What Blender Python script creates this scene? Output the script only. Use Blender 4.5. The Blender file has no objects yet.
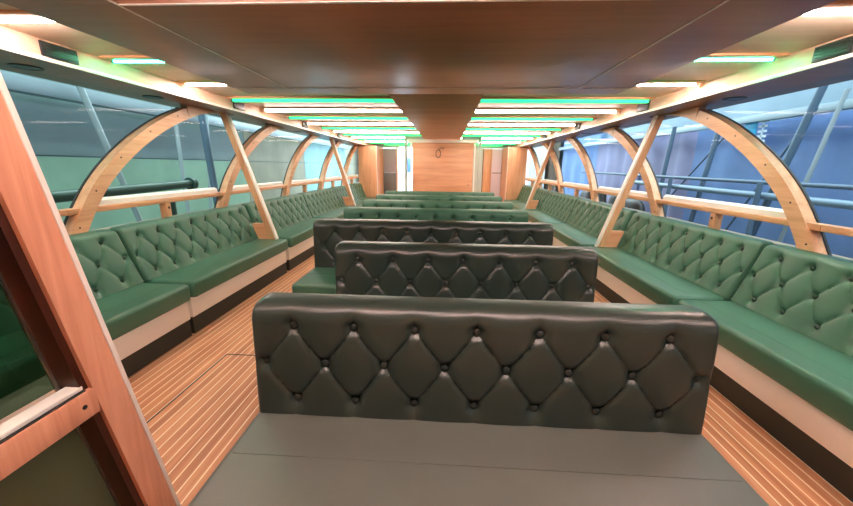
import bpy, bmesh, math, random
from mathutils import Vector, Matrix
random.seed(7)
SC = bpy.context.scene
COL = SC.collection
CX = -0.14                      # the boat's centre line (the camera stands at x = 0)
PI = math.pi

# ------------------------------------------------------------------ materials
def new_mat(name):
    m = bpy.data.materials.new(name); m.use_nodes = True
    nt = m.node_tree
    return m, nt, nt.nodes['Principled BSDF']

def N(nt, kind, **kw):
    n = nt.nodes.new(kind)
    for k, v in kw.items():
        if k.startswith('i_'): n.inputs[k[2:].replace('_', ' ')].default_value = v
        else: setattr(n, k, v)
    return n

def plain(name, col, rough=0.5, metal=0.0, spec=0.5, bump=0.0, bscale=200):
    m, nt, b = new_mat(name)
    b.inputs['Base Color'].default_value = (*col, 1)
    b.inputs['Roughness'].default_value = rough
    b.inputs['Metallic'].default_value = metal
    b.inputs['Specular IOR Level'].default_value = spec
    tc = N(nt, 'ShaderNodeTexCoord')
    ns = N(nt, 'ShaderNodeTexNoise', i_Scale=bscale, i_Detail=4.0)
    nt.links.new(tc.outputs['Object'], ns.inputs['Vector'])
    if bump:
        bp = N(nt, 'ShaderNodeBump', i_Strength=bump, i_Distance=0.002)
        nt.links.new(ns.outputs['Fac'], bp.inputs['Height'])
        nt.links.new(bp.outputs['Normal'], b.inputs['Normal'])
    rr = N(nt, 'ShaderNodeMapRange'); rr.inputs['To Min'].default_value = max(0, rough-.04); rr.inputs['To Max'].default_value = rough+.04
    nt.links.new(ns.outputs['Fac'], rr.inputs['Value']); nt.links.new(rr.outputs['Result'], b.inputs['Roughness'])
    return m

def wood(name, c1, c2, axis, rough=0.4, scale=14, spec=0.5):
    m, nt, b = new_mat(name)
    tc = N(nt, 'ShaderNodeTexCoord'); mp = N(nt, 'ShaderNodeMapping')
    s = [scale]*3; s['xyz'.index(axis)] = scale*0.06
    mp.inputs['Scale'].default_value = s
    nt.links.new(tc.outputs['Object'], mp.inputs['Vector'])
    n1 = N(nt, 'ShaderNodeTexNoise', i_Scale=1.0, i_Detail=6.0, i_Roughness=.62, i_Distortion=.5)
    n2 = N(nt, 'ShaderNodeTexNoise', i_Scale=6.0, i_Detail=3.0)
    nt.links.new(mp.outputs['Vector'], n1.inputs['Vector']); nt.links.new(mp.outputs['Vector'], n2.inputs['Vector'])
    mx = N(nt, 'ShaderNodeMath', operation='MULTIPLY_ADD'); mx.inputs[1].default_value = .35
    nt.links.new(n2.outputs['Fac'], mx.inputs[0]); nt.links.new(n1.outputs['Fac'], mx.inputs[2])
    cr = N(nt, 'ShaderNodeValToRGB')
    cr.color_ramp.elements[0].position = .45; cr.color_ramp.elements[0].color = (*c1, 1)
    cr.color_ramp.elements[1].position = .85; cr.color_ramp.elements[1].color = (*c2, 1)
    nt.links.new(mx.outputs[0], cr.inputs['Fac']); nt.links.new(cr.outputs['Color'], b.inputs['Base Color'])
    b.inputs['Roughness'].default_value = rough; b.inputs['Specular IOR Level'].default_value = spec
    bp = N(nt, 'ShaderNodeBump', i_Strength=.08, i_Distance=.002)
    nt.links.new(n2.outputs['Fac'], bp.inputs['Height']); nt.links.new(bp.outputs['Normal'], b.inputs['Normal'])
    return m

def teak_floor():
    m, nt, b = new_mat('teak_strip_floor')
    tc = N(nt, 'ShaderNodeTexCoord'); sx = N(nt, 'ShaderNodeSeparateXYZ')
    nt.links.new(tc.outputs['Object'], sx.inputs['Vector'])
    d = N(nt, 'ShaderNodeMath', operation='DIVIDE'); d.inputs[1].default_value = 0.053
    nt.links.new(sx.outputs['X'], d.inputs[0])
    fr = N(nt, 'ShaderNodeMath', operation='FRACT'); nt.links.new(d.outputs[0], fr.inputs[0])
    fl = N(nt, 'ShaderNodeMath', operation='FLOOR'); nt.links.new(d.outputs[0], fl.inputs[0])
    lt = N(nt, 'ShaderNodeMath', operation='LESS_THAN'); lt.inputs[1].default_value = 0.13
    nt.links.new(fr.outputs[0], lt.inputs[0])
    wn = N(nt, 'ShaderNodeTexWhiteNoise', noise_dimensions='1D'); nt.links.new(fl.outputs[0], wn.inputs['W'])
    mp = N(nt, 'ShaderNodeMapping'); mp.inputs['Scale'].default_value = (26, 1.6, 26)
    nt.links.new(tc.outputs['Object'], mp.inputs['Vector'])
    n1 = N(nt, 'ShaderNodeTexNoise', i_Scale=1.0, i_Detail=6.0, i_Distortion=.4); nt.links.new(mp.outputs['Vector'], n1.inputs['Vector'])
    ad = N(nt, 'ShaderNodeMath', operation='MULTIPLY_ADD'); ad.inputs[1].default_value = .22
    nt.links.new(wn.outputs['Value'], ad.inputs[0]); nt.links.new(n1.outputs['Fac'], ad.inputs[2])
    cr = N(nt, 'ShaderNodeValToRGB')
    cr.color_ramp.elements[0].position = .38; cr.color_ramp.elements[0].color = (.46, .175, .075, 1)
    cr.color_ramp.elements[1].position = .85; cr.color_ramp.elements[1].color = (.76, .37, .185, 1)
    nt.links.new(ad.outputs[0], cr.inputs['Fac'])
    mi = N(nt, 'ShaderNodeMix', data_type='RGBA'); mi.inputs['B'].default_value = (.95, .80, .58, 1)
    nt.links.new(lt.outputs[0], mi.inputs['Factor']); nt.links.new(cr.outputs['Color'], mi.inputs['A'])
    nt.links.new(mi.outputs['Result'], b.inputs['Base Color'])
    b.inputs['Roughness'].default_value = .5
    return m

def leather(name, col, rough=.38):
    m, nt, b = new_mat(name)
    tc = N(nt, 'ShaderNodeTexCoord')
    v = N(nt, 'ShaderNodeTexVoronoi', i_Scale=420.0); n = N(nt, 'ShaderNodeTexNoise', i_Scale=5.0, i_Detail=3.0)
    nt.links.new(tc.outputs['Object'], v.inputs['Vector']); nt.links.new(tc.outputs['Object'], n.inputs['Vector'])
    bp = N(nt, 'ShaderNodeBump', i_Strength=.12, i_Distance=.001)
    nt.links.new(v.outputs['Distance'], bp.inputs['Height']); nt.links.new(bp.outputs['Normal'], b.inputs['Normal'])
    mi = N(nt, 'ShaderNodeMix', data_type='RGBA')
    mi.inputs['A'].default_value = (*[c*.88 for c in col], 1); mi.inputs['B'].default_value = (*[c*1.12 for c in col], 1)
    nt.links.new(n.outputs['Fac'], mi.inputs['Factor']); nt.links.new(mi.outputs['Result'], b.inputs['Base Color'])
    b.inputs['Roughness'].default_value = rough
    return m

def emitter(name, col, strength):
    m, nt, b = new_mat(name)
    b.inputs['Base Color'].default_value = (*col, 1)
    b.inputs['Emission Color'].default_value = (*col, 1); b.inputs['Emission Strength'].default_value = strength
    return m

def glass(name, tint, refl=1.0, ior=1.45):
    m = bpy.data.materials.new(name); m.use_nodes = True; nt = m.node_tree
    nt.nodes.remove(nt.nodes['Principled BSDF']); out = nt.nodes['Material Output']
    t = N(nt, 'ShaderNodeBsdfTransparent'); t.inputs['Color'].default_value = (*tint, 1)
    g = N(nt, 'ShaderNodeBsdfGlossy'); g.inputs['Roughness'].default_value = .02; g.inputs['Color'].default_value = (refl, refl, refl, 1)
    lw = N(nt, 'ShaderNodeLayerWeight', i_Blend=.5); mx = N(nt, 'ShaderNodeMixShader')
    pw = N(nt, 'ShaderNodeMath', operation='POWER'); pw.inputs[1].default_value = 5.0
    f = N(nt, 'ShaderNodeMath', operation='MULTIPLY_ADD'); f.inputs[1].default_value = .96; f.inputs[2].default_value = .03
    nt.links.new(lw.outputs['Facing'], pw.inputs[0]); nt.links.new(pw.outputs[0], f.inputs[0])
    nt.links.new(f.outputs[0], mx.inputs['Fac']); nt.links.new(t.outputs[0], mx.inputs[1]); nt.links.new(g.outputs[0], mx.inputs[2])
    nt.links.new(mx.outputs[0], out.inputs['Surface'])
    return m

def tarp_mat(name, col, rough=.55):
    m, nt, b = new_mat(name)
    tc = N(nt, 'ShaderNodeTexCoord')
    n = N(nt, 'ShaderNodeTexNoise', i_Scale=1.6, i_Detail=5.0); nt.links.new(tc.outputs['Object'], n.inputs['Vector'])
    mi = N(nt, 'ShaderNodeMix', data_type='RGBA')
    mi.inputs['A'].default_value = (*[c*.7 for c in col], 1); mi.inputs['B'].default_value = (*[min(1, c*1.3) for c in col], 1)
    nt.links.new(n.outputs['Fac'], mi.inputs['Factor']); nt.links.new(mi.outputs['Result'], b.inputs['Base Color'])
    b.inputs['Roughness'].default_value = rough
    return m

W1, W2 = (.50, .235, .11), (.74, .41, .21)
M = dict(
    floor=teak_floor(),
    wx=wood('oak_along_x', W1, W2, 'x'), wy=wood('oak_along_y', W1, W2, 'y'), wz=wood('oak_along_z', W1, W2, 'z'),
    ww=wood('light_oak', (.60, .37, .23), (.78, .53, .37), 'y', .42),
    panel=wood('orange_oak_panel', (.62, .26, .125), (.82, .42, .23), 'x', .42, 9),
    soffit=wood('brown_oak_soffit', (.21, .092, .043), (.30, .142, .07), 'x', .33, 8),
    spine=wood('spine_oak_bounce_lit', (.40, .18, .085), (.54, .27, .135), 'x', .36, 8),  # same wood as the soffit, bounce light put into a lighter colour
    arch=wood('laminated_arch', (.56, .29, .145), (.76, .45, .25), 'y', .38),
    archdark=wood('arch_outer_edge', (.30, .13, .06), (.42, .20, .10), 'y', .4),
    post=wood('red_oak_post', (.60, .25, .14), (.78, .38, .235), 'z', .4, 20),
    postshade=wood('red_oak_in_shade', (.035, .008, .004), (.06, .015, .007), 'z', .3, 20),  # unlit near face of the post, its shade put into the colour
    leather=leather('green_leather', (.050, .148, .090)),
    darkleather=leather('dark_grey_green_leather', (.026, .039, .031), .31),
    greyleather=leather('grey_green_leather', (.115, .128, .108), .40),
    button=leather('button_leather', (.022, .055, .034), .3), darkbutton=leather('dark_button_leather', (.020, .026, .022), .28),
    cream=plain('cream_panel', (.92, .85, .75), .35),
    sash=plain('cream_sash', (.88, .82, .74), .3),
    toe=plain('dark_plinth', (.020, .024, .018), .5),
    black=plain('black_plastic', (.012, .013, .014), .35),
    rubber=plain('black_rubber', (.018, .016, .015), .5),
    metal=plain('brushed_metal', (.45, .43, .40), .3, 1.0),
    ceil=wood('ceiling_board', (.58, .44, .32), (.70, .56, .42), 'x', .45, 6),
    white=emitter('white_led', (1.0, .78, .74), 86.0), whitefar=emitter('white_led_wide', (1.0, .80, .74), 17.0),
    green=emitter('green_led', (.04, .95, .48), 30.0), greenfar=emitter('green_led_wide', (.02, .80, .22), 1.3),
    paint=plain('pale_grey_paint', (.52, .56, .50), .45),
    doorgrey=plain('grey_door_panel', (.30, .28, .29), .4),
    doordark=plain('dark_grey_door_panel', (.12, .12, .115), .4),
    doorlilac=plain('lilac_white_door', (.66, .58, .64), .4),
    wallp=plain('hull_wall', (.30, .22, .15), .6),
    glassw=glass('window_glass', (.90, .97, .96), .10),
    glasss=glass('tinted_screen_glass', (.34, .48, .40), 1.0, 1.5),
    shed=tarp_mat('shed_wall_panel', (.32, .52, .42), .7), shedu=tarp_mat('shed_upper_panel', (.20, .28, .31), .7),
    shedb=tarp_mat('beige_sheet', (.36, .35, .28), .7),
    teal=tarp_mat('pale_teal_sheet', (.26, .50, .56), .6),
    blue=tarp_mat('blue_tarpaulin', (.25, .40, .72)),
    lilac=tarp_mat('lilac_tarpaulin', (.42, .42, .64)),
    brown=tarp_mat('brown_sheet', (.16, .12, .09)),
    beam=plain('galvanised_beam', (.26, .33, .38), .45, .2),
    hallwall=tarp_mat('pale_cladding', (.20, .29, .37), .6),
    pole=plain('steel_pole', (.10, .16, .24), .5),
    polel=plain('pale_pole', (.36, .43, .48), .5),
    pipe=plain('dark_green_pipe', (.035, .075, .065), .4),
    pipel=plain('blue_grey_pipe', (.20, .30, .40), .45),
    concrete=tarp_mat('hall_concrete', (.20, .21, .22), .8),
    cyan=plain('cyan_paint', (.02, .42, .75), .5),
    signw=plain('white_paint', (.65, .75, .85), .5),
    hull=plain('white_hull', (.80, .82, .86), .4),
    olive=plain('olive_seat_reflection', (.085, .10, .05), .22),  # front seat's reflection painted as the colour of the lower pane
    bluep=plain('blue_paint', (.05, .15, .55), .5),
)

# ------------------------------------------------------------------ mesh helpers
class MB:
    def __init__(self): self.bm = bmesh.new()
    def box(self, x0, x1, y0, y1, z0, z1, bev=0.0, seg=2):
        x0, x1 = sorted((x0, x1)); y0, y1 = sorted((y0, y1)); z0, z1 = sorted((z0, z1))
        b = self.bm
        v = [b.verts.new(p) for p in [(x0,y0,z0),(x1,y0,z0),(x1,y1,z0),(x0,y1,z0),(x0,y0,z1),(x1,y0,z1),(x1,y1,z1),(x0,y1,z1)]]
        fs = [b.faces.new([v[i] for i in f]) for f in [(3,2,1,0),(4,5,6,7),(0,1,5,4),(1,2,6,5),(2,3,7,6),(3,0,4,7)]]
        if bev:
            es = list({e for f in fs for e in f.edges})
            bmesh.ops.bevel(b, geom=es, offset=bev, segments=seg, profile=.5, affect='EDGES', clamp_overlap=True)
        return self
    def prism(self, pts, axis, a0, a1):
        """polygon pts in the plane normal to axis, extruded from a0 to a1"""
        def P(p, a):
            return {'x': (a, p[0], p[1]), 'y': (p[0], a, p[1]), 'z': (p[0], p[1], a)}[axis]
        b = self.bm
        A = [b.verts.new(P(p, a0)) for p in pts]; B = [b.verts.new(P(p, a1)) for p in pts]
        b.faces.new(A); b.faces.new(list(reversed(B)))
        n = len(pts)
        for i in range(n): b.faces.new((A[i], B[i], B[(i+1) % n], A[(i+1) % n]))
        return self
    def tube(self, pts, r, n=10, cap=True):
        pts = [Vector(p) for p in pts]; b = self.bm; rings = []
        for i, p in enumerate(pts):
            t = (pts[min(i+1, len(pts)-1)] - pts[max(i-1, 0)]).normalized()
            u = t.cross(Vector((0,0,1)))
            if u.length < 1e-3: u = t.cross(Vector((0,1,0)))
            u.normalize(); w = t.cross(u)
            rings.append([b.verts.new(p + r*(math.cos(2*PI*k/n)*u + math.sin(2*PI*k/n)*w)) for k in range(n)])
        for a, c in zip(rings, rings[1:]):
            for k in range(n): b.faces.new((a[k], a[(k+1)%n], c[(k+1)%n], c[k]))
        if cap: b.faces.new(list(reversed(rings[0]))); b.faces.new(rings[-1])
        return self
    def sweep(self, path, w0, w1, d0, d1, close=True):
        """ribbon of rectangular section along path [(y, z)], offset w0..w1 in the plane, d0..d1 in x"""
        b = self.bm; P = [Vector((p[0], p[1])) for p in path]; rings = []
        for i, p in enumerate(P):
            t = (P[min(i+1, len(P)-1)] - P[max(i-1, 0)]).normalized(); n = Vector((-t.y, t.x))
            a, c = p + n*w0, p + n*w1
            rings.append([b.verts.new(q) for q in [(d0, a.x, a.y), (d1, a.x, a.y), (d1, c.x, c.y), (d0, c.x, c.y)]])
        for r, s in zip(rings, rings[1:]):
            for k in range(4): b.faces.new((r[k], r[(k+1)%4], s[(k+1)%4], s[k]))
        b.faces.new(list(reversed(rings[0]))); b.faces.new(rings[-1])
        return self
    def mesh(self, name, mat, smooth=40):
        bmesh.ops.recalc_face_normals(self.bm, faces=self.bm.faces)
        me = bpy.data.meshes.new(name); self.bm.to_mesh(me); self.bm.free()
        me.materials.append(mat)
        if smooth:
            me.shade_smooth(); me.set_sharp_from_angle(angle=math.radians(smooth))
        return me
    def build(self, name, mat, parent=None, loc=(0,0,0), smooth=40):
        return link(name, self.mesh(name, mat, smooth), parent, loc)

def link(name, me, parent=None, loc=(0,0,0)):
    o = bpy.data.objects.new(name, me); COL.objects.link(o); o.location = loc
    if parent: o.parent = parent
    return o

def tag(o, label, cat, group=None):
    o['label'] = label; o['category'] = cat
    if group: o['group'] = group
    return o

def thing(name, label, cat, loc=(0,0,0), group=None):
    o = bpy.data.objects.new(name, None); COL.objects.link(o); o.location = loc; o.empty_display_size = .1
    return tag(o, label, cat, group)

def struct(o): o['kind'] = 'structure'; return o
def struct_empty(name, loc=(0,0,0)):
    o = bpy.data.objects.new(name, None); COL.objects.link(o); o.location = loc
    return struct(o)

ORD = ['first', 'second', 'third', 'fourth', 'fifth', 'sixth', 'seventh', 'eighth', 'ninth', 'tenth', 'eleventh', 'twelfth', 'thirteenth', 'fourteenth']

# ------------------------------------------------------------------ tufted cushions
def tuft(L, z0, z1, thick, u0, pitch, rows, mapf, roll=.045, corner=.035, du=.0092, puff=.017, lm=None):
    """deep-buttoned slab: u along the length, z up, w towards the back; mapf places (u, w, z)"""
    nu = int(L/du); dz = (z1-z0)/int((z1-z0)/du); nz = int(round((z1-z0)/dz))
    h = (rows[0]-rows[-1])/(len(rows)-1); nb = len(rows)-1
    btn = []
    for j, rz in enumerate(rows):
        off = 0 if j % 2 == 0 else -.5
        k = 0
        while True:
            u = u0 + (k+off)*pitch
            if u > L-.02: break
            if u > .02: btn.append((u, rz))
            k += 1
    def depth(u, z):
        a = (u-u0)/pitch; b = (z-rows[0])/h; bb = min(0, max(-nb, b))
        s = abs(math.sin(PI*(a+bb/2))); t = abs(math.sin(PI*(a-bb/2)))
        q = (s*t)**.36
        ext = max(b, -nb-b, 0)
        if ext > 0:
            e = min(1, ext/.55); e = e*e*(3-2*e)
            q = q*(1-e) + e*(1-.10*math.exp(-((abs((a+.5) % 1-.5)*pitch)/.008)**2))
        if ext == 0:
            for c in (a+bb/2, a-bb/2):
                dd = abs((c+.5) % 1-.5)*pitch*.8
                if dd < .02: q -= .30*math.exp(-(dd/.0055)**2)
        side = min(u, L-u)/(.5*pitch)
        if side < 1: q = q*side + .9*(1-side)
        d = puff*q
        for bu, bz in btn:
            r2 = (u-bu)**2+(z-bz)**2
            if r2 < .006: d -= .022*math.exp(-r2/.00060)
        return d
    bm = bmesh.new(); G = []
    for j in range(nz+1):
        z = z0 + (z1-z0)*j/nz; row = []
        ct = z1 - z
        inset = corner - math.sqrt(max(0, corner**2-(corner-ct)**2)) if ct < corner else 0
        for i in range(nu+1):
            f = i/nu; u = inset + (L-2*inset)*f
            de = min(u-inset, L-inset-u)
            w = -depth(u, z)
            for dd, r in ((ct, roll), (de, .022)):
                if dd < r: w += r - math.sqrt(max(0, r*r-(r-dd)**2))
            row.append(bm.verts.new(mapf(u, min(w, thick), z)))
        G.append(row)
    for j in range(nz):
        for i in range(nu): bm.faces.new((G[j][i], G[j][i+1], G[j+1][i+1], G[j+1][i]))
    # sides and back
    loop = [(0, i) for i in range(nu+1)] + [(j, nu) for j in range(1, nz+1)] + [(nz, i) for i in range(nu-1, -1, -1)] + [(j, 0) for j in range(nz-1, 0, -1)]
    back = []
    for j, i in loop:
        z = z0 + (z1-z0)*j/nz; ct = z1-z
        inset = corner - math.sqrt(max(0, corner**2-(corner-ct)**2)) if ct < corner else 0
        back.append(bm.verts.new(mapf(inset+(L-2*inset)*i/nu, thick, z)))
    n = len(loop)
    for k in range(n):
        a, c = loop[k], loop[(k+1) % n]
        bm.faces.new((G[a[0]][a[1]], G[c[0]][c[1]], back[(k+1) % n], back[k]))
    bm.faces.new(back)
    m = MB(); m.bm.free(); m.bm = bm
    return m.mesh('backrest', lm, 50), btn

def button_mesh(axis, mat='button'):
    m = MB(); bmesh.ops.create_uvsphere(m.bm, u_segments=12, v_segments=8, radius=.0150)
    for v in m.bm.verts: v.co['xyz'.index(axis)] *= .55
    return m.mesh('button', M[mat], 60)
BTN_X, BTN_Y, BTN_D = button_mesh('x'), button_mesh('y'), button_mesh('y', 'darkbutton')

# ------------------------------------------------------------------ free-standing bench rows (facing the camera)
LEAN = .06
def row_map(L): return lambda u, w, z: (u-L/2, w + (z-.45)*LEAN, z)
ROWZ = [.792, .650, .505]
ROWKIND = {}
def row_bench(k, xl, xr, yf, label, group):
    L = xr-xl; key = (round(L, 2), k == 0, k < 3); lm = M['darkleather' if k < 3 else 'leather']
    t = thing('tufted_bench', label, 'bench', ((xl+xr)/2, yf, 0), group)
    if key not in ROWKIND:
        n, mg = (7, .150) if L < 1.8 else (9, .205)
        p = (L-2*mg)/(n-1)
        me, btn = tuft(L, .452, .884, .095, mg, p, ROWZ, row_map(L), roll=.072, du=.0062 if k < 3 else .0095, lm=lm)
        s = MB().box(-L/2-.01, L/2+.01, -.49, .10, .315, .45, .030, 4)
        s.tube([(-L/2+.02, -.20, .4485), (L/2-.02, -.20, .4485)], .0035, 6)
        s.tube([(-L/2-.008, -.478, .345), (L/2+.008, -.478, .345)], .003, 6)
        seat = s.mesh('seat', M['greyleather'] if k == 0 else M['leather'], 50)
        base = MB().box(-L/2+.05, L/2-.05, -.43, .08, .10, .314, .003).mesh('base_panel', M['cream'])
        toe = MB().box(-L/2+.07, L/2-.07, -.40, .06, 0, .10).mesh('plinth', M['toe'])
        ROWKIND[key] = (me, btn, seat, base, toe)
    me, btn, seat, base, toe = ROWKIND[key]
    link('seat', seat, t)
    b = link('backrest', me, t)
    for u, z in btn:
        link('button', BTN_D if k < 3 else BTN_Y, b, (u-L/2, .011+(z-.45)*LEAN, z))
    link('base_panel', base, t); link('plinth', toe, t)
    return t
DESC = ['big dark buttoned leather bench whose plain grey seat fills the front of the aisle',
        'short dark buttoned bench right behind the big grey-seated one, its own seat hidden',
        'wider dark buttoned bench in third row, its green seat end showing at one side',
        'green buttoned middle bench, first row behind the dark ones',
        'green buttoned middle bench, third row counted from the orange end bulkhead',
        'green buttoned middle bench, second row counted from the orange end bulkhead',
        'green buttoned middle bench, last row just before the orange end bulkhead']
SIDE = {-1: 'shed side', 1: 'tarpaulin side'}
for k in range(7):
    xl, xr = (-.690, .936) if k < 2 else (-1.190, .952)
    row_bench(k, xl, xr, 1.095 + .95*k, DESC[k], 'buttoned benches in rows down the middle')

# ------------------------------------------------------------------ benches along the walls
SIDEKIND = {}
def side_bench(s, y0, L, label):
    """s = -1 left, +1 right; local x counts outboard from half-width 1.85"""
    sd = 'left' if s < 0 else 'right'
    t = thing('side_bench', label, 'bench', (CX + s*1.85, y0, 0), 'buttoned benches along the windows, %s' % SIDE[s])
    key = (s, round(L, 2))
    if key not in SIDEKIND:
        n = max(3, int(round((L-.28)/.2043))+1); p = (L-.28)/(n-1)
        H = lambda w, z: s*(.375 + w + (z-.452)*.36)
        me, btn = tuft(L, .452, .872, .078, .14, p, ROWZ, lambda u, w, z: (H(w, z), u, z), roll=.04, corner=.03, lm=M['leather'])
        c = MB().box(s*-.012, s*.43, .004, L-.004, .308, .45, .032, 4)
        c.tube([(s*.13, .03, .4485), (s*.13, L-.03, .4485)], .003, 6)
        seat = c.mesh('seat', M['leather'], 50)
        base = MB().box(s*.035, s*.40, .002, L-.002, .145, .307, .002).mesh('base_panel', M['cream'])
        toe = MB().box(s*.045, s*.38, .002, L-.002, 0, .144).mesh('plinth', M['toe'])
        SIDEKIND[key] = (me, btn, seat, base, toe)
    me, btn, seat, base, toe = SIDEKIND[key]
    link('seat', seat, t); b = link('backrest', me, t)
    for u, z in btn:
        link('button', BTN_X, b, (s*(.385+(z-.452)*.36), u, z))
    link('base_panel', base, t); link('plinth', toe, t)
SPANS = [(.75, 1.71), (2.49, 1.70), (4.27, 1.71), (6.01, 1.71), (7.75, 1.71), (9.49, .78)]
for s in (-1, 1):
    sd = 'left' if s < 0 else 'right'
    tx = ['green buttoned side bench at the camera end of the window row, %s',
          'green buttoned side bench with the first wooden strut on its far end, %s',
          'green buttoned side bench just beyond the first wooden strut, %s',
          'green buttoned side bench midway between the two wooden struts, %s',
          'green buttoned side bench carrying the second wooden strut, %s',
          'short green buttoned side bench against the tall oak cabinet, %s']
    tx = [q % SIDE[s] for q in tx]
    for (y0, L), lab in zip(SPANS, tx): side_bench(s, y0, L, lab)

# ------------------------------------------------------------------ room shell
struct(MB().box(CX-2.75, CX+2.75, -1.7, 13.2, -.06, 0).build('floor', M['floor'], loc=(0,0,0), smooth=0))
hat = struct(MB().box(-1.583, -1.573, -.6, 2.20, 0, .0012).box(-1.583, CX-1.2, 2.195, 2.205, 0, .0012)
             .build('trim_1', M['rubber'], smooth=0))
for s, nm in ((-1, 'left'), (1, 'right')):
    w = MB().box(CX+s*2.56, CX+s*2.66, -1.7, 11.5, 0, .84).build('wall_'+nm, M['wallp'], smooth=0); struct(w)
ceil = struct(MB().box(CX-2.72, CX+2.72, -1.7, 12.2, 2.045, 2.10).build('ceiling', M['ceil'], smooth=0))
for s in (-1, 1):
    for i in range(18):
        y = -.63 + .68*i + .34
        if y > 11.3: break
        x0 = CX+s*2.17; x1 = CX+s*(.0 if y < 1.5 else 1.50 if y < 3.15 else .30 if y < 8.1 else .0)
        MB().box(x0, x1, y-.03, y+.03, 2.029, 2.045, .004).build('batten', M['wx'], ceil)
# soffit with the spine running forward
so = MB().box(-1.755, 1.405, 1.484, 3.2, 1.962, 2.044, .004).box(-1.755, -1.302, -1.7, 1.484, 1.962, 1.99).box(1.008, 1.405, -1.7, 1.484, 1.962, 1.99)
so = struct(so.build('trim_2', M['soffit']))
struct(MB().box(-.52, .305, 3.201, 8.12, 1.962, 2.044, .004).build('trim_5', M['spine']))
ln = MB()
ln.box(-1.305, 1.012, 1.478, 1.490, 1.9595, 1.963).box(-1.755+.01, 1.395, 2.962, 2.970, 1.9595, 1.963)
ln.box(-1.309, -1.299, -1.6, 2.962, 1.9595, 1.963).box(1.005, 1.015, -1.6, 2.962, 1.9595, 1.963)
ln.build('inlay_line', M['sash'], so, smooth=0)
# cornices
for s, nm in ((-1, 'trim_3'), (1, 'trim_4')):
    pts = [(CX+s*2.19, 1.94), (CX+s*2.72, 1.935), (CX+s*2.72, 2.045), (CX+s*2.20, 2.045)]
    c = struct(MB().prism(pts, 'y', -1.7, 11.5).build(nm, M['ww'], smooth=0))
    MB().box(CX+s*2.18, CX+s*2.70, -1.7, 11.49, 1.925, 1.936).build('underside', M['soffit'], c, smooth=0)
    MB().box(CX+s*2.176, CX+s*2.19, -1.7, 11.49, 1.923, 1.945, .003).build('edge_strip', M['sash'], c)
# back bulkhead behind the camera
struct(MB().box(CX-2.75, CX+2.75, -1.76, -1.70, 0, 2.1).build('wall_back', M['wx'], smooth=0))

# ------------------------------------------------------------------ windows: a quarter arch, rail, sash and panes per bay
ARC = [(2.20, .80), (2.245, .86), (2.31, .965), (2.40, 1.095), (2.50, 1.215), (2.63, 1.34), (2.78, 1.46), (2.95, 1.575), (3.12, 1.675), (3.30, 1.765), (3.46, 1.832), (3.53, 1.858)]
def arc_points():
    P = [Vector(p) for p in ARC]; out = []
    for i in range(len(P)-1):
        p0, p1, p2, p3 = P[max(i-1, 0)], P[i], P[i+1], P[min(i+2, len(P)-1)]
        for q in range(4):
            t = q/4
            out.append(.5*((2*p1)+(-p0+p2)*t+(2*p0-5*p1+4*p2-p3)*t*t+(-p0+3*p1-3*p2+p3)*t**3))
    out.append(P[-1]); return [(p.x, p.y) for p in out]
AP = arc_points()
WIN = {}
PITCH = 1.65
def window(idx, s, k):
    dy = PITCH*(k-1); y0 = 2.25+dy; y1 = y0+PITCH; yend = min(y1, 11.45)
    w = struct_empty('window_%d' % idx, (CX+s*2.5, y0, .85))
    O = lambda m, name, mat, par=None, sm=40: m.build(name, mat, par or w, (-(CX+s*2.5), -y0, -.85) if not par else (0,0,0), sm)
    X = lambda h: CX+s*h
    path = [(a+dy, b) for a, b in AP]
    if k > 0:
        pp = [p for p in path if p[0] < 11.45]
        a = O(MB().sweep(pp, -.062, .035, X(2.44), X(2.511)), 'arch', M['arch'])
        O(MB().sweep(pp, .0355, .043, X(2.5115), X(2.526)), 'gasket', M['rubber'])
        xa = path[-1][0]
        if xa < 11:
            O(MB().prism([(xa+.001, 1.924), (xa+.024, 1.80), (xa+.18, 1.855), (xa+.40, 1.905), (xa+.55, 1.924)], 'x', X(2.442), X(2.51)), 'end_block', M['arch'], sm=0)
        # screw heads on the inner face
        for q in (6, 14, 22, 30, 38):
            if q < len(pp):
                p = pp[q]
                O(MB().tube([(X(2.4385), p[0], p[1]), (X(2.441), p[0], p[1])], .007, 8), 'screw', M['rubber'])
    O(MB().box(X(2.45), X(2.525), y0-.02, yend-.022, 1.0, 1.042, .005), 'rail', M['wy'])
    if k >= 1:
        O(MB().prism([(X(2.478), 1.0425), (X(2.526), 1.0425), (X(2.526), 1.098), (X(2.505), 1.098), (X(2.480), 1.080)], 'y', y0+.16, yend-.02), 'sash', M['sash'], sm=0)
    ym = y0+.86
    if ym < 10.2:
        O(MB().box(X(2.455), X(2.52), ym-.03, ym+.03, .84, .999, .004), 'lower_post', M['wz'])
        O(MB().tube([(X(2.4535), ym+.005, .955), (X(2.456), ym+.005, .955)], .013, 10), 'bolt_hole', M['rubber'])
    O(MB().box(X(2.527), X(2.533), y0-.02, yend-.025, 1.03, 1.94), 'pane', M['glassw'], sm=0)
    O(MB().box(X(2.527), X(2.533), y0-.02, yend-.025, .84, 1.0), 'lower_pane', M['glassw'], sm=0)
idx = 1
for s in (-1, 1):
    for k in range(-1, 6):
        window(idx, s, k); idx += 1

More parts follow.
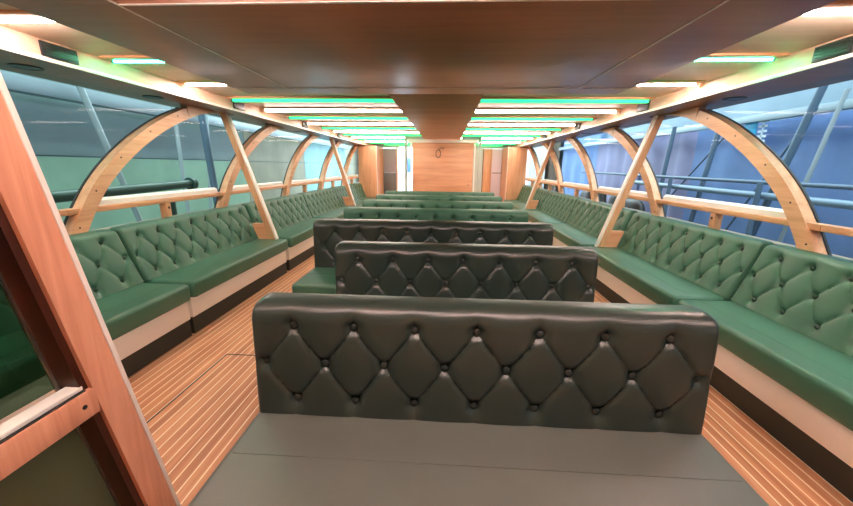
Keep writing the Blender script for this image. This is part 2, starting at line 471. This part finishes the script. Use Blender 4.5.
# ------------------------------------------------------------------ struts from bench to cornice
def strut(s, y, label):
    sd = s
    t = thing('wooden_strut', label, 'strut', (CX+s*2.0, y, .4515), 'slanting struts along the side benches')
    # leaning outboard towards the top; section .05 along y, .075 across
    xb, xt = s*.005, s*.455
    zt = 1.924-.45
    d = s*.036
    MB().prism([(xb-d, .001), (xb+d, .001), (xt+d, zt), (xt-d, zt)], 'y', -.03, .03).build('post', M['wz'], t, smooth=0)
    MB().prism([(xb-d-s*.018, .001), (xb-d, .001), (xt-d, zt), (xt-d-s*.018, zt)], 'y', -.028, .028).build('edge_strip', M['sash'], t, smooth=0)
    xa = xb+d
    z2 = .195
    MB().prism([(xa, .001), (s*.185, .001), (s*.250, z2), (xa+s*z2*.305, z2)], 'y', -.028, .028).build('gusset', M['panel'], t, smooth=0)
for s in (-1, 1):
    sd = 'left' if s < 0 else 'right'
    strut(s, 4.145, 'first slanting wooden strut from the camera, standing on the side bench, %s' % SIDE[s])
    strut(s, 8.00, 'second slanting wooden strut, standing near the oak cabinet, %s' % SIDE[s])

# ------------------------------------------------------------------ ceiling lights
def led(s, i, y, white, x0, x1, where):
    x0, x1 = sorted((x0, x1))
    t = thing('led_tube', '%s LED tube %s, %s from the camera end' % ('white' if white else 'green', where, ORD[i]), 'light',
              (x0, y, 2.045), '%s LED tubes across the ceiling' % ('white' if white else 'green'))
    L = x1-x0
    q, h = (.011, .018) if y < 3.3 else (.026, .036)
    MB().box(0, L, -q*.8, q*.8, -.0045, 0).build('ceiling_mount', M['ww'], t, smooth=0)
    MB().prism([(-q, -.005), (q, -.005), (q, -.005-h*.65), (q*.6, -.005-h), (-q*.6, -.005-h), (-q, -.005-h*.65)], 'x', .012, L-.012).build('tube', M[('white' if white else 'green') + ('' if y < 3.3 else 'far')], t, smooth=0)
    for a in (0, L-.011): MB().box(a, a+.011, -q-.002, q+.002, -.007-h, -.005).build('end_cap', M['rubber'], t, smooth=0)
for s in (-1, 1):
    sd = 'left' if s < 0 else 'right'
    cnt = {}
    for i in range(18):
        y = -.92 + .68*i
        white = i % 2 == 0
        if y > 11.2: break
        if y < 0: continue
        if 1 < y < 1.4: continue
        if y < 1.4: x1 = CX + s*.03; where = 'added unseen in the opening behind the soffit, %s' % SIDE[s]  # unseen tubes added overhead to light the front seat
        elif y < 3.25: x1 = CX-.03 + s*1.62; where = 'beside the brown soffit, %s' % SIDE[s]
        elif y < 8.15: x1 = -.54 if s < 0 else .325; where = 'along the wooden spine, %s' % SIDE[s]
        else: x1 = CX + s*.03; where = 'beyond the end of the spine, %s' % SIDE[s]
        key = (white, where); cnt[key] = cnt.get(key, -1)+1
        led(s, cnt[key], y, white, CX+s*2.15, x1, where)

def vent(s, y, label):
    t = thing('air_vent', label, 'vent', (CX+s*2.18, y, 1.985), 'black vents in the cornices')
    MB().box(-.006, .010, -.10, .10, -.036, .044, .003).build('frame', M['black'], t)
    for q in range(4): MB().box(-.009*s-.003, -.009*s+.003, -.085, .085, -.024+q*.017, -.016+q*.017).build('louvre', M['rubber'], t, smooth=0)
def downlight(s, y, label):
    t = thing('recessed_light', label, 'light', (CX+s*2.46, y, 1.925), 'unlit recessed lights under the cornices')
    m = MB()
    n = 24; b = m.bm
    A = [[b.verts.new((r*math.cos(2*PI*i/n), r*math.sin(2*PI*i/n), z)) for i in range(n)] for r, z in ((.078, -.0005), (.078, -.005), (.068, -.006), (.066, -.001))]
    for p, q in zip(A, A[1:]):
        for i in range(n): b.faces.new((p[i], p[(i+1) % n], q[(i+1) % n], q[i]))
    m.build('trim_ring', M['black'], t)
    MB().tube([(0, 0, -.0045), (0, 0, -.001)], .066, 24).build('lens', M['black'], t)
for s in (-1, 1):
    sd = 'left' if s < 0 else 'right'
    for i, y in enumerate((2.16, 4.0, 5.86, 7.7)):
        vent(s, y, 'small black air vent in the cornice face, %s, %s from the camera' % (SIDE[s], ORD[i]))
    for i, y in enumerate((2.2, 3.15, 4.2, 5.2, 6.2)):
        downlight(s, y, 'dark recessed light under the cornice, %s, %s from the camera' % (SIDE[s], ORD[i]))

# ------------------------------------------------------------------ cabinets, end panel, front wall
for s in (-1, 1):
    sd = 'left' if s < 0 else 'right'
    t = thing('wooden_cabinet', 'tall plain oak cabinet closing the row of side benches, %s' % SIDE[s], 'cabinet', (CX+s*2.16, 10.3, 0))
    MB().box(-.265, .265, .03, 1.15, .06, 1.922).build('body', M['wz'], t, smooth=0)
    MB().box(-.265, .265, 0, .029, .065, 1.918, .003).build('door', M['wz'], t)
    MB().box(-.25, .25, .04, 1.1, 0, .0595).build('plinth', M['toe'], t, smooth=0)
    MB().box(-s*.275, -s*.2655, .0, .03, .0, 1.93).build('edge_strip', M['sash'], t, smooth=0)

t = thing('oak_bulkhead', 'wide orange oak bulkhead closing the middle aisle under the spine', 'bulkhead', (-.09, 8.22, 0))
MB().box(-.69, .70, 0, .035, .02, 1.86, .003).build('board', M['panel'], t)
MB().box(-.80, .80, -.035, .08, 1.885, 1.955, .006).build('top_ledge', M['sash'], t)
MB().box(-.70, .71, -.03, .06, 1.861, 1.884).build('shadow_strip', M['panel'], t, smooth=0)
for s in (-1, 1):
    x = s*.73 + (.005)
    MB().box(x-.014, x+.014, .0, .05, 0, 1.884).build('side_trim', M['sash'], t, smooth=0)
    x = s*.845
    MB().box(x-.03, x+.03, .0, .07, 0, 2.028, .004).build('upright', M['paint'], t)
    x2 = s*.60
    MB().box(s*.815, s*.425, .02, .06, 1.957, 2.028).build('header', M['paint'], t, smooth=0)
MB().tube([(.61, -.004, .95), (.61, .001, .95)], .012, 10).build('knob', M['rubber'], t)
t = tag(MB().tube([(.03+.055*math.cos(a), 0, -.17+.085*math.sin(a)) for a in [x*2*PI/20 for x in range(5, 26)]] +
                  [(.06, .0, -.06), (.10, .0, -.03), (.14, .0, -.07), (.17, .0, -.03)], .007, 8)
        .build('cable', M['rubber'], None, (-.22, 8.208, 1.815)), 'thin dark looped cable dangling on the orange end bulkhead', 'cable')

# front bulkhead at y = 11.5 with its two doors and the open way between
def bits(m, *bx):
    for b in bx: m.box(*b)
    return m
fw = struct(bits(MB(), (CX-2.7, -2.07, 11.5, 11.56, 0, 2.04), (-2.07, -1.55, 11.5, 11.56, 1.93, 2.04), (-1.55, -1.09, 11.5, 11.56, 1.96, 2.04),
    (-1.09, 1.16, 11.5, 11.56, 0, 2.04), (1.16, 1.96, 11.5, 11.56, 1.93, 2.04), (1.96, CX+2.7, 11.5, 11.56, 0, 2.04)).build('wall_front', M['paint'], smooth=0))
d = struct_empty('door_1', (-2.07, 11.5, 0))
MB().box(.03, .44, .01, .05, 1.15, 1.90, .004).build('upper_panel', M['doorgrey'], d)
MB().box(.03, .44, .01, .05, .02, 1.147, .004).build('lower_panel', M['doordark'], d)
MB().box(.445, .50, -.03, .06, 0, 1.93, .004).build('frame_post', M['ww'], d)
MB().box(-.02, .028, -.03, .06, 0, 1.93, .004).build('frame_post', M['paint'], d)
d = struct_empty('door_2', (1.43, 11.5, 0))
MB().box(.02, .52, .01, .05, .02, 1.92, .004).build('leaf', M['doorlilac'], d)
MB().box(.05, .47, -.012, .008, 1.165, 1.20, .004).build('push_bar', M['doorgrey'], d)
MB().box(-.25, .015, -.02, .05, 0, 1.92, .004).build('side_board', M['wz'], d)
MB().box(-.27, -.251, -.02, .05, 0, 1.92).build('jamb', M['toe'], d, smooth=0)
# green tube over the front doors
for s in (-1, 1):
    sd = 'left' if s < 0 else 'right'
    x0, x1 = (-2.0, -1.15) if s < 0 else (.95, 1.75)
    t = thing('led_tube', 'short green LED tube over the %s' % ('dark grey front door' if s < 0 else 'pale lilac front door'), 'light', (x0, 11.42, 2.044))
    MB().box(0, x1-x0, -.028, .028, -.012, -.0005, .003).build('ceiling_mount', M['ww'], t)
    MB().box(.01, x1-x0-.01, -.016, .016, -.04, -.0125).build('tube', M['greenfar'], t, smooth=0)

# ------------------------------------------------------------------ glazed screen at the left, close to the camera
t = thing('glazed_screen', 'reddish wooden glazed screen with a slanting post and rail, close to the camera', 'screen', (-.90, .95, 0))
def YZ(z): return .937 - .1475*z - .95
MB().prism([(YZ(0)-.088, 0), (YZ(0)-.012, 0), (YZ(1.96)-.012, 1.96), (YZ(1.96)-.085, 1.96)], 'x', -.075, 0).build('post', M['post'], t, smooth=0)
MB().prism([(YZ(0)-.0115, 0), (YZ(0), 0), (YZ(1.96), 1.96), (YZ(1.96)-.0115, 1.96)], 'x', -.075, .003).build('edge_strip', M['sash'], t, smooth=0)
MB().prism([(YZ(0)-.106, 0), (YZ(0)-.0885, 0), (YZ(1.96)-.0855, 1.96), (YZ(1.96)-.103, 1.96)], 'x', -.074, -.012).build('shaded_face', M['postshade'], t, smooth=0)  # near face of the post, shade painted as dark wood
MB().prism([(YZ(0)-.112, 0), (YZ(0)-.1065, 0), (YZ(1.96)-.1035, 1.96), (YZ(1.96)-.109, 1.96)], 'x', -.074, -.064).build('glazing_bead', M['metal'], t, smooth=0)
yr = YZ(.757)-.0855
MB().box(-.055, .0, -1.45, yr, .720, .793, .003).build('rail', M['post'], t)
MB().box(-.050, -.010, -1.45, yr-.02, .7965, .808, .002).build('rail_cap', M['sash'], t)
MB().box(-.055, -.004, -1.45, yr-.02, .7932, .7963).build('rail_gasket', M['rubber'], t, smooth=0)
MB().tube([(-.001, yr-.035, .757), (.0015, yr-.035, .757)], .006, 10).build('screw', M['rubber'], t)
MB().prism([(-1.45, .807), (YZ(.807)-.1125, .807), (YZ(1.96)-.1095, 1.96), (-1.45, 1.96)], 'x', -.072, -.067).build('upper_glass', M['glasss'], t, smooth=0)
MB().prism([(-1.45, 0), (YZ(0)-.1125, 0), (YZ(.72)-.1125, .72), (-1.45, .72)], 'x', -.072, -.067).build('lower_panel', M['olive'], t, smooth=0)  # glass below the rail, painted with the seat's reflection

# ------------------------------------------------------------------ the hall outside the windows
struct(MB().box(-14, 14, -8, 30, -.75, -.70).build('floor_outside', M['concrete'], smooth=0))
def sheet(name, X, y0, y1, z0, z1, mat, label, cat, s, folds=.05, n=60):
    """hanging sheet with real folds, facing the boat"""
    m = MB(); b = m.bm; nz = 8; G = []
    ph = random.random()*6
    for i in range(n+1):
        y = y0+(y1-y0)*i/n
        G.append([b.verts.new((X+folds*(math.sin(y*5.1+ph)+.5*math.sin(y*11.3+ph*2))*(1-.6*j/nz), y, z0+(z1-z0)*j/nz)) for j in range(nz+1)])
    for i in range(n):
        for j in range(nz): b.faces.new((G[i][j], G[i+1][j], G[i+1][j+1], G[i][j+1]))
    bmesh.ops.solidify(b, geom=list(b.faces), thickness=.03)
    return tag(m.build(name, mat), label, cat)
def pole(pts, r, mat, label, name='steel_pole', cat='pole', group=None):
    return tag(MB().tube(pts, r, 10).build(name, mat), label, cat, group)
# left: shed wall panels
def shedpanel(y0, y1, mat, label, n):
    t = thing('shed_wall', label, 'wall', (-4.62, y0, -.7))
    MB().box(-.06, 0, 0, y1-y0, 0, 2.12).build('lower_sheet', mat, t, smooth=0)
    MB().box(-.06, -.005, 0, y1-y0, 2.135, 4.3).build('upper_sheet', M['shedu'] if mat == M['shed'] else mat, t, smooth=0)
    MB().box(-.05, -.02, 0, y1-y0, 2.118, 2.137).build('seam', M['pole'], t, smooth=0)
shedpanel(-3, 8.0, M['shed'], 'grey green shed wall outside the first windows beyond the red screen post', 1)
shedpanel(8.02, 11.4, M['shedb'], 'beige grey shed wall section beyond the first strut', 2)
shedpanel(11.42, 16.2, M['teal'], 'pale teal shed wall section seen through a far window by the second strut', 3)
shedpanel(16.22, 26, M['shedb'], 'olive grey shed wall section at the far end, after the teal one', 4)
tag(MB().box(-4.55, -4.40, -3, 16, 2.06, 2.22, .01).build('steel_beam', M['beam']), 'pale horizontal steel beam along the grey green shed wall', 'beam')
pole([(-4.3, 4.05, 2.6), (-4.3, 4.95, -.7)], .035, M['polel'], 'pale slanting pole in front of the grey green shed wall, outside the first arch')
pole([(-4.3, 5.58, 2.6), (-4.3, 5.53, -.7)], .03, M['polel'], 'pale upright pole over the pipe flange, in front of the grey green shed wall')
pole([(-4.3, 6.4, 2.6), (-4.3, 5.95, -.7)], .03, M['polel'], 'pale pole just beside the dark post by the grey green shed wall')
pole([(-4.0, 5.75, 2.6), (-4.0, 5.98, -.7)], .055, M['pole'], 'dark steel post by the grey green shed wall, beside the first strut')
t = thing('barrier_pipe', 'dark green horizontal pipe with a round flange by the shed wall', 'pipe', (-3.6, 1.0, 1.05))
MB().tube([(0, 0, -.05), (0, 3.75, .035)], .055, 16).build('pipe', M['pipe'], t)
MB().tube([(0, 3.75, .035), (0, 3.82, .037)], .085, 18).build('flange', M['pipe'], t)
MB().tube([(0, 0, -.19), (0, 3.6, -.11)], .02, 10).build('lower_bar', M['pipe'], t)
for y in (.2, 3.4): MB().tube([(0, y, -1.75), (0, y, -.1)], .03, 8).build('upright', M['pipe'], t)

# right: tarpaulins on scaffolding
sheet('tarpaulin', 5.10, -2.5, 7.68, -.7, 2.12, M['blue'], 'big blue tarpaulin carrying the small cyan and white sign', 'tarpaulin', 1, .03, 120)
sheet('tarpaulin', 5.12, 7.72, 9.55, -.7, 2.2, M['lilac'], 'lilac tarpaulin hanging next to the big blue one with the sign', 'tarpaulin', 1, .06)
sheet('tarpaulin', 5.05, 9.6, 12.3, -.7, 2.3, M['lilac'], 'second lilac tarpaulin, beyond the first lilac one', 'tarpaulin', 1, .05)
sheet('tarpaulin', 5.10, 12.4, 16.2, -.7, 2.7, M['blue'], 'smaller blue tarpaulin beyond the lilac ones', 'tarpaulin', 1, .08)
sheet('tarpaulin', 5.05, 16.3, 26, -.7, 2.9, M['brown'], 'brown sheet hanging last in the row of tarpaulins', 'tarpaulin', 1, .05)
tag(MB().box(5.3, 5.42, -3, 26, -.7, 4.6).build('shed_wall', M['hallwall'], smooth=0), 'pale wall above and behind the row of tarpaulins', 'wall')
tag(MB().box(4.9, 5.0, -3, 16, 2.11, 2.22, .01).build('steel_beam', M['beam']), 'pale horizontal steel beam along the top of the blue tarpaulin', 'beam')
pole([(4.6, 4.87, 2.4), (4.6, 5.62, -.7)], .045, M['pole'], 'thick dark leaning pole beside the cyan sign on the blue tarpaulin')
pole([(4.6, 6.41, 2.2), (4.6, 6.85, -.7)], .04, M['pole'], 'dark leaning pole before the blue tarpaulin, framed by the wooden arch')
pole([(4.6, 7.66, 2.2), (4.6, 7.95, -.7)], .04, M['pole'], 'dark scaffold pole in front of the lilac tarpaulin')
pole([(4.66, 4.64, 2.3), (4.66, 5.15, -.7)], .025, M['polel'], 'pale slim pole in front of the blue tarpaulin')
pole([(4.72, 6.6, -.7), (4.72, 5.0, 2.15)], .016, M['pole'], 'thin dark brace crossing behind the cyan sign')
pole([(4.8, 9.3, -.7), (4.75, 6.3, 2.1)], .016, M['pole'], 'long thin diagonal brace running towards the lilac tarpaulin')
pole([(4.5, 1, 1.17), (4.5, 12, 1.24)], .03, M['pole'], 'dark horizontal scaffold tube in front of the tarpaulins', 'scaffold_tube', 'pipe')
pole([(4.5, 1, .96), (4.5, 9, 1.06)], .05, M['pipel'], 'pale thick horizontal pipe under the scaffold tube before the tarpaulins', 'barrier_pipe', 'pipe')
for i, y in enumerate((2.4, 5.2, 7.2)):
    pole([(4.42, y, -.7), (4.42, y, 1.2)], .035, M['pole'], ['upright under the scaffold tubes at the camera end', 'upright under the scaffold tubes, seen inside the arch', 'upright under the scaffold tubes, beside the black heap'][i])
def lump(loc, sx, sy, sz, label, seed):
    rnd = random.Random(seed); m = MB(); bmesh.ops.create_icosphere(m.bm, subdivisions=4, radius=1)
    for v in m.bm.verts:
        f = 1+.13*math.sin(v.co.x*5+seed)+.10*math.sin(v.co.y*7+seed*2)+.08*math.sin(v.co.z*9)
        v.co = Vector((v.co.x*sx*f, v.co.y*sy*f, max(-.9, v.co.z)*sz*f))
    return tag(m.build('covered_heap', M['rubber'], None, loc), label, 'heap')
lump((4.0, 7.9, .1), .32, .95, .62, 'heap under black sheeting before the first lilac tarpaulin', 3)
lump((4.1, 9.95, .2), .3, .7, .6, 'heap under black sheeting before the second lilac tarpaulin', 5)
t = thing('hanging_sign', 'small cyan and white sign hanging on the big blue tarpaulin', 'sign', (4.96, 6.05, 1.70))
MB().box(0, .012, .10, .34, .16, .46, .02).build('emblem', M['cyan'], t)
for q in range(6): MB().box(0, .010, -.10, .06, .02+q*.075, .055+q*.075).build('letter', M['signw'], t, smooth=0)
MB().box(0, .010, -.03, -.005, .02, .43).build('letter', M['signw'], t, smooth=0)
# beyond the bow
struct(MB().box(-4.4, 4.9, 17.9, 18.1, -.7, 4.6).build('wall_outside', M['hull'], smooth=0))
tag(MB().box(-1.95, -1.66, 16.8, 17.2, 1.06, 1.74, .03).build('blue_crate', M['bluep']), 'blue crate standing on a white one, seen through the open way at the front', 'crate')
tag(MB().box(-2.1, -1.5, 16.7, 17.3, -.70, 1.058, .02).build('white_crate', M['hull']), 'tall white crate under the blue one, seen through the open way at the front', 'crate')

# ------------------------------------------------------------------ light
def area(name, loc, rot, sx, sy, e, col):
    l = bpy.data.lights.new(name, 'AREA'); l.shape = 'RECTANGLE'; l.size = sx; l.size_y = sy; l.energy = e; l.color = col
    o = bpy.data.objects.new(name, l); COL.objects.link(o); o.location = loc; o.rotation_euler = rot
    return o
area('hall_lamp', (-3.7, 7, 4.5), (0, 0, 0), 1.0, 20, 440, (.84, 1, .94))
area('hall_lamp', (3.9, 7, 4.5), (0, 0, 0), 1.0, 20, 520, (.85, .93, 1))
area('hall_lamp', (-.5, 15, 4.5), (0, 0, 0), 8, 3, 900, (.85, .92, 1))
w = bpy.data.worlds.new('World'); SC.world = w; w.use_nodes = True
w.node_tree.nodes['Background'].inputs['Color'].default_value = (.55, .68, .85, 1)
w.node_tree.nodes['Background'].inputs['Strength'].default_value = .25

# ------------------------------------------------------------------ camera
f, pi_, ya, ro = 345.0, .2458, -.0524, .0124
r0 = Vector((math.cos(ya), -math.sin(ya), 0)); yh = Vector((math.sin(ya), math.cos(ya), 0)); zz = Vector((0, 0, 1))
fw_ = yh*math.cos(pi_) - zz*math.sin(pi_); u0 = yh*math.sin(pi_) + zz*math.cos(pi_)
R = r0*math.cos(ro) + u0*math.sin(ro); U = -r0*math.sin(ro) + u0*math.cos(ro)
cam = bpy.data.cameras.new('Camera'); co = bpy.data.objects.new('Camera', cam); COL.objects.link(co)
cam.sensor_width = 36; cam.lens = 36*f/853; cam.clip_start = .02
mw = Matrix.Identity(4)
for i in range(3): mw[i][0] = R[i]; mw[i][1] = U[i]; mw[i][2] = -fw_[i]
mw[2][3] = 1.36
co.matrix_world = mw
SC.camera = co
SC.view_settings.view_transform = 'Standard'; SC.view_settings.look = 'None'
SC.view_settings.gamma = 1; SC.view_settings.use_curve_mapping = False
SC.view_settings.exposure = 1.1
